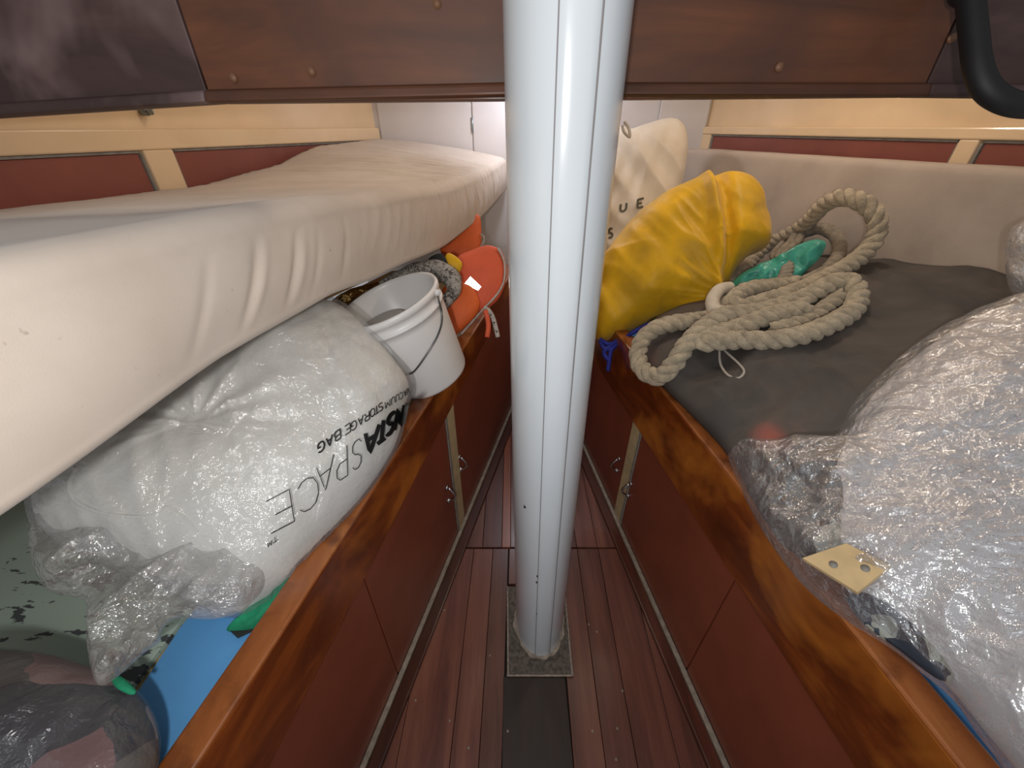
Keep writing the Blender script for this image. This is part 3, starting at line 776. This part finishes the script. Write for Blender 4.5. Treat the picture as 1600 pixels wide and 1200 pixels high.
pbv = [at(*q, plane=(pb[0]+pb[1].normalized()*.075, pb[1])) for q in [(1254, 876), (1322, 853), (1392, 888), (1340, 930)]]
pn = pb[1].normalized()
bd = hexa('wood_offcut', [p for p in pbv]+[p+pn*.008 for p in pbv], M['pale_board'], bund, .001)
for q in ((1302, 882), (1352, 888)):
    c0 = at(*q, plane=(pb[0]+pb[1].normalized()*.0832, pb[1])); v, f = tube_geo([c0-pn*.001, c0+pn*.0008], .005, 12); obj('screw_hole', v, f, M['grey_edge'], bd)
small = puff('plastic_bag', [(1572, 375), (1590, 350), (1640, 335), (1700, 380), (1700, 470), (1640, 490), (1588, 466), (1572, 430)], (at(1620, 420, t=.80), Vector((-.8, -.5, .3))), .04, .03, M['film'], None, nr=20, sub=7, disp=lambda p, r, j: .012*ridged(noise.noise(p*18)))
tag(small, 'small clear plastic bag against the cushion, at right edge above the bundle', 'bag')

# ---------------------------------------------------------------- boards on the port berth, sack at the lower left
grn = tag(prism('chipped_board', [(-1.18, .42), (-1.05, .05), (-.55, -.12), (-.505, .30), (-.42, 1.2), (-.98, 1.2)], .558, .5685, M['chipped'], None, .001), 'pale green painted board with dark paint chips, on left berth', 'board')
blu = tag(prism('blue_board', [(-.499, -.10), (-.445, -.10), (-.386, .14), (-.30, .52), (-.46, .56), (-.499, .30)], .558, .5685, M['blue_board'], None, .001), 'flat light blue board beside the left leeboard', 'board')
gc = puff('green_cloth', [(355, 985), (385, 960), (420, 915), (470, 862), (500, 850), (470, 900), (430, 950), (395, 985)], (at(420, 930, z=.585), Vector((0, -.3, 1))), .012, .012, M['green_cloth'], None, nr=12, sub=6, disp=lambda p, r, j: .006*ridged(noise.noise(p*40)))
tag(gc, 'green cloth poking out between clear storage bag and leeboard', 'cloth')
bc = [at(*q, z=.572) for q in [(357, 984), (392, 968), (402, 984), (372, 998)]]
tag(hexa('black_strap', bc+[p+Vector((0, 0, .004)) for p in bc], M['black_cloth'], None, .001), 'short black strap end lying on blue board by green cloth', 'strap')
ps = (at(120, 1130, z=.63), Vector((.1, -.25, 1)))
sroot = thing('plastic_sack', 'dusty clear sack stuffed with coloured cloth, bottom left corner', 'sack', at(120, 1130, z=.57))
so = [(-220, 1060), (-80, 1022), (0, 1014), (60, 1018), (130, 1036), (190, 1062), (228, 1098), (246, 1150), (238, 1215), (190, 1330), (0, 1420), (-200, 1300)]
puff('stuffing', so, ps, .055, .045, M['stuffing_left'], sroot, nr=26, sub=7, disp=lambda p, r, j: .014*noise.noise(p*14), grow=.985, centre=(60, 1180), clamp=keep_port)
puff('plastic_skin', so, ps, .065, .05, M['film_milky'], sroot, nr=34, sub=9, disp=lambda p, r, j: .012*noise.noise(p*14)+.009*ridged(noise.noise(p*19)), centre=(60, 1180), clamp=keep_port)
gs = puff('green_tag', [(175, 1060), (190, 1057), (212, 1078), (205, 1086), (182, 1075)], (ps[0]+ps[1].normalized()*.028, ps[1]), .004, .004, M['green_cloth'], sroot, nr=6, sub=4)

# ---------------------------------------------------------------- vacuum storage bag (white quilt in clear film)
pv = (at(390, 720, t=.70), Vector((.30, -.52, .80)))
vroot = thing('storage_bag', 'clear vacuum storage bag holding white quilt under the mattress', 'bag', at(390, 860, z=.60))
quilt_out = [(70, 745), (150, 690), (230, 640), (320, 570), (400, 515), (470, 475), (530, 478), (575, 515), (615, 560), (641, 600), (634, 642), (618, 700), (570, 775), (510, 850), (455, 915), (400, 955), (345, 960), (285, 935), (215, 900), (150, 872), (90, 850), (60, 800)]
cr = at(345, 690, plane=pv); cb = at(200, 820, plane=pv)
def qdisp(p, r, j):
    d = p-cr; a = math.atan2(d.y+d.z, d.x); l = d.length
    q = -.010*math.exp(-(l/.030)**2)+.006*ridged(noise.noise(Vector((a*2.3, l*2, 6))))*math.exp(-((l-.05)/.11)**2)
    q += .012*noise.noise(Vector((p.x*8, p.y*8, p.z*8)))+.004*ridged(noise.noise(Vector((p.x*30+p.z*18, p.y*10, 3))))
    return q
qo = puff('quilt', quilt_out, pv, .125, .10, M['quilt'], vroot, disp=qdisp, nr=60, sub=9, grow=.985, clamp=keep_port)
def vfilm(p, r, j): return qdisp(p, r, j)+.004*ridged(noise.noise(Vector((p.x*26, p.y*26, p.z*26))))
vf = puff('film', quilt_out, pv, .129, .105, M['film_bag'], vroot, disp=vfilm, nr=60, sub=9, grow=1.012, clamp=lambda p: keep_port(p+Vector((.001, 0, 0))))
# quilt piping: rounded seam line across its near end
qt = bvh_of([qo])
pp = catmull([lay(qt, *q, .001, .62) for q in [(120, 730), (108, 755), (116, 780), (145, 797), (190, 806), (235, 806), (262, 792), (285, 806), (310, 830)]], 6)
v, f = tube_geo(pp, lambda u: .0035*(1-.75*u), 8); obj('quilt_piping', v, f, M['quilt'], vroot)
# the slack tail of film
ptail = plane3(at(100, 800, t=.60), at(385, 935, t=.55), at(150, 1070, t=.44))
tail = [(48, 790), (46, 850), (58, 900), (80, 925), (130, 937), (136, 975), (138, 1020), (148, 1062), (160, 1071), (180, 1060), (228, 1018), (250, 1002), (252, 985), (275, 966), (340, 966), (390, 945), (410, 900), (370, 850), (290, 800), (180, 770), (90, 765)]
def tdisp(p, r, j): return .020*ridged(noise.noise(Vector((p.x*13-p.y*6, p.y*8, p.z*9))))+.011*ridged(noise.noise(p*30))
puff('film_tail', tail, ptail, .022, .012, M['film'], vroot, disp=tdisp, nr=50, sub=8, centre=(215, 895))

# ---------------------------------------------------------------- lettering: strokes laid on the surfaces
G = {  # letters in a unit box, baseline y=0, reading direction +x
 'A': [[(0, 0), (.5, 1), (1, 0)], [(.2, .38), (.8, .38)]],
 'B': [[(0, 0), (0, 1), (.65, 1), (.88, .88), (.88, .64), (.65, .53), (0, .53)], [(.65, .53), (.98, .4), (.98, .14), (.7, 0), (0, 0)]],
 'C': [[(1, .84), (.8, .97), (.5, 1), (.2, .9), (.02, .65), (.02, .35), (.2, .1), (.5, 0), (.8, .03), (1, .16)]],
 'E': [[(1, 1), (0, 1), (0, 0), (1, 0)], [(0, .52), (.72, .52)]],
 'G': [[(1, .84), (.8, .97), (.5, 1), (.2, .9), (.02, .65), (.02, .35), (.2, .1), (.5, 0), (.85, .06), (1, .18), (1, .48), (.6, .48)]],
 'I': [[(.5, 0), (.5, 1)]],
 'M': [[(0, 0), (.05, 1), (.5, .25), (.95, 1), (1, 0)]],
 'N': [[(0, 0), (0, 1), (1, 0), (1, 1)]],
 'O': [[(.5, 0), (.15, .12), (0, .4), (0, .6), (.15, .88), (.5, 1), (.85, .88), (1, .6), (1, .4), (.85, .12), (.5, 0)]],
 'P': [[(0, 0), (0, 1), (.65, 1), (.95, .85), (.95, .6), (.65, .45), (0, .45)]],
 'R': [[(0, 0), (0, 1), (.65, 1), (.92, .86), (.92, .62), (.65, .5), (0, .5)], [(.5, .5), (1, 0)]],
 'S': [[(.95, .86), (.7, .99), (.35, 1), (.08, .86), (.08, .64), (.35, .53), (.7, .46), (.95, .32), (.95, .12), (.7, 0), (.3, 0), (.03, .14)]],
 'T': [[(.5, 0), (.5, 1)], [(0, 1), (1, 1)]],
 'U': [[(0, 1), (0, .3), (.2, .05), (.5, 0), (.8, .05), (1, .3), (1, 1)]],
 'V': [[(0, 1), (.5, 0), (1, 1)]]}
def letter_geo(tree, ch, o, e, u, wpx, lift=.004, default=.6):
    """o: foot where the letter starts, e: vector along the baseline, u: vector of its height (photo pixels); stroke width in pixels"""
    parts = []
    for st_ in G[ch]:
        P = []
        for a, b in zip(st_, st_[1:]):
            n = 6
            for k in range(n): t = k/n; P.append((a[0]+(b[0]-a[0])*t, a[1]+(b[1]-a[1])*t))
        P.append(st_[-1])
        Q = [Vector((o[0]+e[0]*x+u[0]*y, o[1]+e[1]*x+u[1]*y)) for x, y in P]
        vs, fs = [], []
        for i, q in enumerate(Q):
            d = Q[min(i+1, len(Q)-1)]-Q[max(i-1, 0)]
            d = d.normalized() if d.length else Vector((1, 0)); nn = Vector((-d.y, d.x))*wpx/2
            for s in (1, -1):
                r_ = q+nn*s; vs.append(lay(tree, r_.x, r_.y, lift, default))
        for i in range(len(Q)-1): fs.append((2*i, 2*i+1, 2*i+3, 2*i+2))
        parts.append((vs, fs))
    return join_geo(parts)
vt = bvh_of([vf])
def cv(x, y): return (380+x/3.75, 560+y/3.75)
big = [('I', (972, 255), (952, 268), (-25, 120), 5), ('N', (945, 274), (908, 300), (-22, 120), 5), ('S', (896, 306), (852, 340), (-18, 120), 5), ('T', (846, 345), (800, 380), (-14, 122), 5), ('A', (798, 388), (716, 440), (-14, 138), 5),
       ('S', (695, 462), (638, 500), (0, 165), 1.1), ('P', (607, 510), (542, 555), (5, 175), 1.1), ('A', (530, 563), (430, 640), (2, 172), 1.1), ('C', (432, 668), (318, 738), (18, 180), 1.1), ('E', (270, 768), (133, 840), (30, 187), 1.2)]
pts_ = [letter_geo(vt, ch, cv(*a), ((b[0]-a[0])/3.75, (b[1]-a[1])/3.75), (h[0]/3.75, h[1]/3.75), w_*1.3) for ch, a, b, h, w_ in big]
ctr = {0: (966, 190), 1: (950, 203), 2: (926, 218), 3: (903, 232), 4: (878, 247), 5: (846, 268), 7: (806, 285), 8: (782, 300), 9: (757, 318), 10: (724, 342), 11: (688, 366), 12: (648, 393), 13: (611, 414), 15: (552, 452), 16: (505, 485), 17: (457, 517)}
line2 = 'VACUUM STORAGE BAG'
for i, (x, y) in ctr.items():
    k = i/17; w2 = 17+28*k; hh = 34+22*k; a = (-w2*.82, w2*.56) if i != 5 else (-w2*1.1, w2*.7)
    o = (x-a[0]/2-1, y-a[1]/2-hh/2)
    pts_.append(letter_geo(vt, line2[i], cv(*o), (a[0]/3.75, a[1]/3.75), (3/3.75, hh/3.75), 1.2+.9*(k > .8)+.5*(k > .38)))
for ch, o in (('T', (196, 1040)), ('M', (165, 1066))):
    pts_.append(letter_geo(vt, ch, cv(*o), (-22/3.75, 14/3.75), (3/3.75, 28/3.75), 1.2))
v, f = join_geo(pts_); obj('printed_lettering', v, f, M['ink'], vroot)
ct = bvh_of([sk])
pts_ = []
for ch, o, e, u in (('U', (969, 331), (9, -2), (1, -12)), ('E', (996, 325), (9, -2.4), (1, -13)), ('S', (951, 372), (6, -2), (0, -14))):
    v, f = letter_geo(ct, ch, o, e, u, 3.2, .004, 1.7); obj('stencilled_letter', v, f, M['stencil'], sack)

# ---------------------------------------------------------------- bucket
ax = Vector((-.31, -.10, .957)).normalized(); rim = at(605, 466, t=.90)
broot = thing('bucket', 'white plastic bucket with wire handle beside the storage bag', 'bucket', rim-ax*.232)
X_ = ax.orthogonal().normalized(); X_ = (Vector((1, 0, 0))-ax*ax.x).normalized(); Y_ = ax.cross(X_)
bb = rim-ax*.232
def lathe(prof, seg=64):
    vs, fs = [], []
    for r_, h_ in prof:
        for k in range(seg):
            a = 2*math.pi*k/seg; vs.append(bb+ax*h_+(X_*math.cos(a)+Y_*math.sin(a))*r_)
    for i in range(len(prof)-1):
        for k in range(seg): fs.append((i*seg+k, i*seg+(k+1) % seg, (i+1)*seg+(k+1) % seg, (i+1)*seg+k))
    return vs, fs
v, f = lathe([(.0005, 0), (.092, 0), (.097, .004), (.099, .010), (.1135, .175), (.1135, .190), (.118, .191), (.118, .196), (.1145, .197), (.115, .214), (.120, .216), (.1215, .226), (.119, .232), (.114, .231), (.112, .222), (.096, .008), (.0005, .006)])
obj('body', v, f, M['bucket'], broot)
tb = bvh_of([broot.children[0]])
hp = []
for px, py in ((683, 457), (686, 472), (690, 487), (690, 505), (684, 524), (674, 542), (661, 562), (650, 577), (643, 583), (634, 585)):
    hp.append(lay(tb, px, py, .004, .9))
v, f = tube_geo(catmull(hp, 5), .0022, 8); obj('wire_handle', v, f, M['wire'], broot)
v, f = tube_geo([hp[0]-ray(690, 455)*-.001, hp[0]+(EYE-hp[0]).normalized()*.006], .007, 12); obj('handle_lug', v, f, M['bucket'], broot)
# pale lid lying inside
lc = rim-ax*.055-X_*.045
v, f = tube_geo([lc-ax*.002, lc+ax*.002], .058, 32); tag(obj('lid', v, f, M['bucket']), 'pale round lid lying inside the white bucket', 'lid')

# ---------------------------------------------------------------- lifejackets and small gear behind the bucket
def jacket(label, group=None):
    return thing('lifejacket', label, 'lifejacket', at(740, 520, t=1.22))
jroot = jacket('orange lifejacket with reflective patch lying beside bucket on leeboard')
pj = (at(745, 450, t=1.22), Vector((.15, -.85, .50)))
j2 = puff('foam_panel', [(712, 405), (735, 392), (760, 384), (780, 390), (790, 410), (790, 440), (780, 465), (765, 480), (745, 488), (725, 470), (712, 440)], pj, .025, .02, M['orange_red'], jroot, nr=18, sub=7, power=.35)
j3 = puff('foam_panel', [(690, 455), (705, 443), (728, 442), (742, 452), (750, 475), (742, 495), (722, 515), (708, 526), (695, 520), (688, 490)], (pj[0]+pj[1].normalized()*.03, pj[1]), .025, .02, M['orange'], jroot, nr=18, sub=7, power=.35)
jt = bvh_of([j2, j3])
rc = at(740, 443, t=(hit_t(jt, 740, 443) or 1.2)-.02); rn = (Vector((-.025, -.08, 1.208))-rc)
rv = [at(*q, plane=(rc, rn)) for q in [(735, 432), (752, 448), (747, 454), (726, 443)]]
obj('reflective_patch', rv+[p+(EYE-p).normalized()*.0015 for p in rv], BOXF, M['reflective'], jroot, False)
v, f = tube_geo(catmull([at(*q, plane=(pj[0]+pj[1].normalized()*.02, pj[1])) for q in [(778, 388), (788, 410), (787, 440), (775, 462), (758, 480), (740, 500), (722, 520), (712, 528)]], 6), .0035, 7); obj('edge_piping', v, f, M['strap'], jroot)
pst = (pj[0]+pj[1].normalized()*.05, pj[1])
def ribbon(name, pts, wd, mat, parent, plane):
    P = catmull([at(*q, plane=plane) for q in pts], 6); n = plane[1].normalized(); vs, fs = [], []
    for i, p in enumerate(P):
        d = (P[min(i+1, len(P)-1)]-P[max(i-1, 0)]).normalized(); s = d.cross(n).normalized()*wd/2
        vs += [p-s, p+s, p+s+n*.002, p-s+n*.002]
    for i in range(len(P)-1):
        for k in range(4): fs.append((i*4+k, i*4+(k+1) % 4, i*4+4+(k+1) % 4, i*4+4+k))
    fs += [(0, 1, 2, 3), tuple(len(vs)-4+k for k in range(4))]
    return obj(name, vs, fs, mat, parent)
sb = ribbon('strap', [(756, 480), (764, 486), (770, 496), (774, 510), (778, 527)], .013, M['strap'], jroot, pst)
for q in ((767, 492), (772, 504), (776, 518)):
    c0 = at(*q, plane=(pst[0]+pst[1].normalized()*.0025, pst[1])); v, f = tube_geo([c0, c0+pst[1].normalized()*.001], .0025, 8); obj('strap_hole', v, f, M['black_rubber'], sb)
ribbon('toggle', [(758, 484), (762, 500), (763, 512), (761, 527)], .014, M['orange_red'], jroot, pst)
jr2 = jacket('orange lifejacket tucked under the tip of the mattress')
j1 = puff('foam_panel', [(690, 398), (688, 370), (705, 345), (735, 335), (749, 338), (752, 360), (751, 385), (742, 402), (722, 411), (702, 406)], (pj[0]+Vector((0, .24, -.03)), pj[1]), .025, .03, M['orange'], jr2, nr=18, sub=7, power=.35)
v, f = tube_geo(catmull([at(*q, plane=(pj[0]+Vector((0, .22, -.02)), pj[1])) for q in [(750, 366), (756, 370), (755, 380), (750, 386)]], 6), .003, 6); obj('cord_loop', v, f, M['strap'], jr2)
# flecked grey cloth roll behind the bucket
P = catmull([at(600, 455, t=1.06), at(625, 440, t=1.08), at(655, 428, t=1.09), at(685, 424, t=1.09), at(706, 436, t=1.07), at(708, 456, t=1.06), at(690, 478, t=1.06)], 8)
v, f = tube_geo(P, lambda u: .031*(.6+.4*math.sin(math.pi*min(1, u+.15))), 16); v = [x+noise.noise_vector(x*30)*.005 for x in v]
tag(obj('cloth_roll', v, f, M['flecked']), 'grey flecked cloth roll behind the bucket rim', 'cloth')
gy = puff('yellow_pouch', [(700, 395), (722, 410), (716, 428), (705, 430), (694, 415)], (at(708, 412, t=1.13), Vector((0, -1, .4))), .01, .01, M['yellow'], None, nr=8, sub=4)
tag(gy, 'small yellow cloth pouch between grey cloth roll and upper lifejacket', 'pouch')
dk = puff('dark_pouch', [(672, 402), (690, 396), (700, 412), (698, 424), (680, 424), (668, 414)], (at(685, 412, t=1.12), Vector((0, -1, .4))), .012, .01, M['black_cloth'], None, nr=8, sub=4)
tag(dk, 'small black cloth pouch beside the yellow pouch under mattress', 'pouch')
gf = puff('gold_foil', [(512, 478), (530, 462), (555, 450), (600, 440), (640, 438), (620, 460), (575, 480), (540, 490), (520, 487)], (at(560, 468, t=1.06), Vector((.1, -.8, .6))), .014, .01, M['gold'], None, nr=14, sub=6, disp=lambda p, r, j: .010*ridged(noise.noise(p*28)))
tag(gf, 'crumpled shiny gold foil under mattress behind the bucket', 'foil')

# ---------------------------------------------------------------- cable at the top right, hook on the hull
hp_ = [at(*q, t=.46) for q in [(1512, -60), (1516, 0), (1522, 60), (1528, 105), (1542, 138), (1570, 158), (1610, 166), (1660, 160)]]
cp = catmull([hp_[0]+Vector((-.02, .02, .45)), hp_[0]+Vector((-.005, .01, .2))]+hp_+[hp_[-1]+Vector((.25, .02, .03)), hp_[-1]+Vector((.6, .06, .10))], 8)
v, f = tube_geo(cp, .0125, 14); tag(obj('hose', v, f, M['black_rubber']), 'thick black hose hanging in front of beam, top right corner', 'hose')
hk = at(222, 174, pl=HL)
hroot = thing('hook', 'small grey metal hook on cream hull side at left', 'hook', hk)
v, f = tube_geo([hk, hk+Vector((.018, -.006, 0))], .010, 12); obj('base', v, f, M['galv'], hroot)
v, f = tube_geo(catmull([hk+Vector((.016, -.006, 0)), hk+Vector((.032, -.010, -.004)), hk+Vector((.034, -.012, .012))], 5), .004, 8); obj('prong', v, f, M['galv'], hroot)
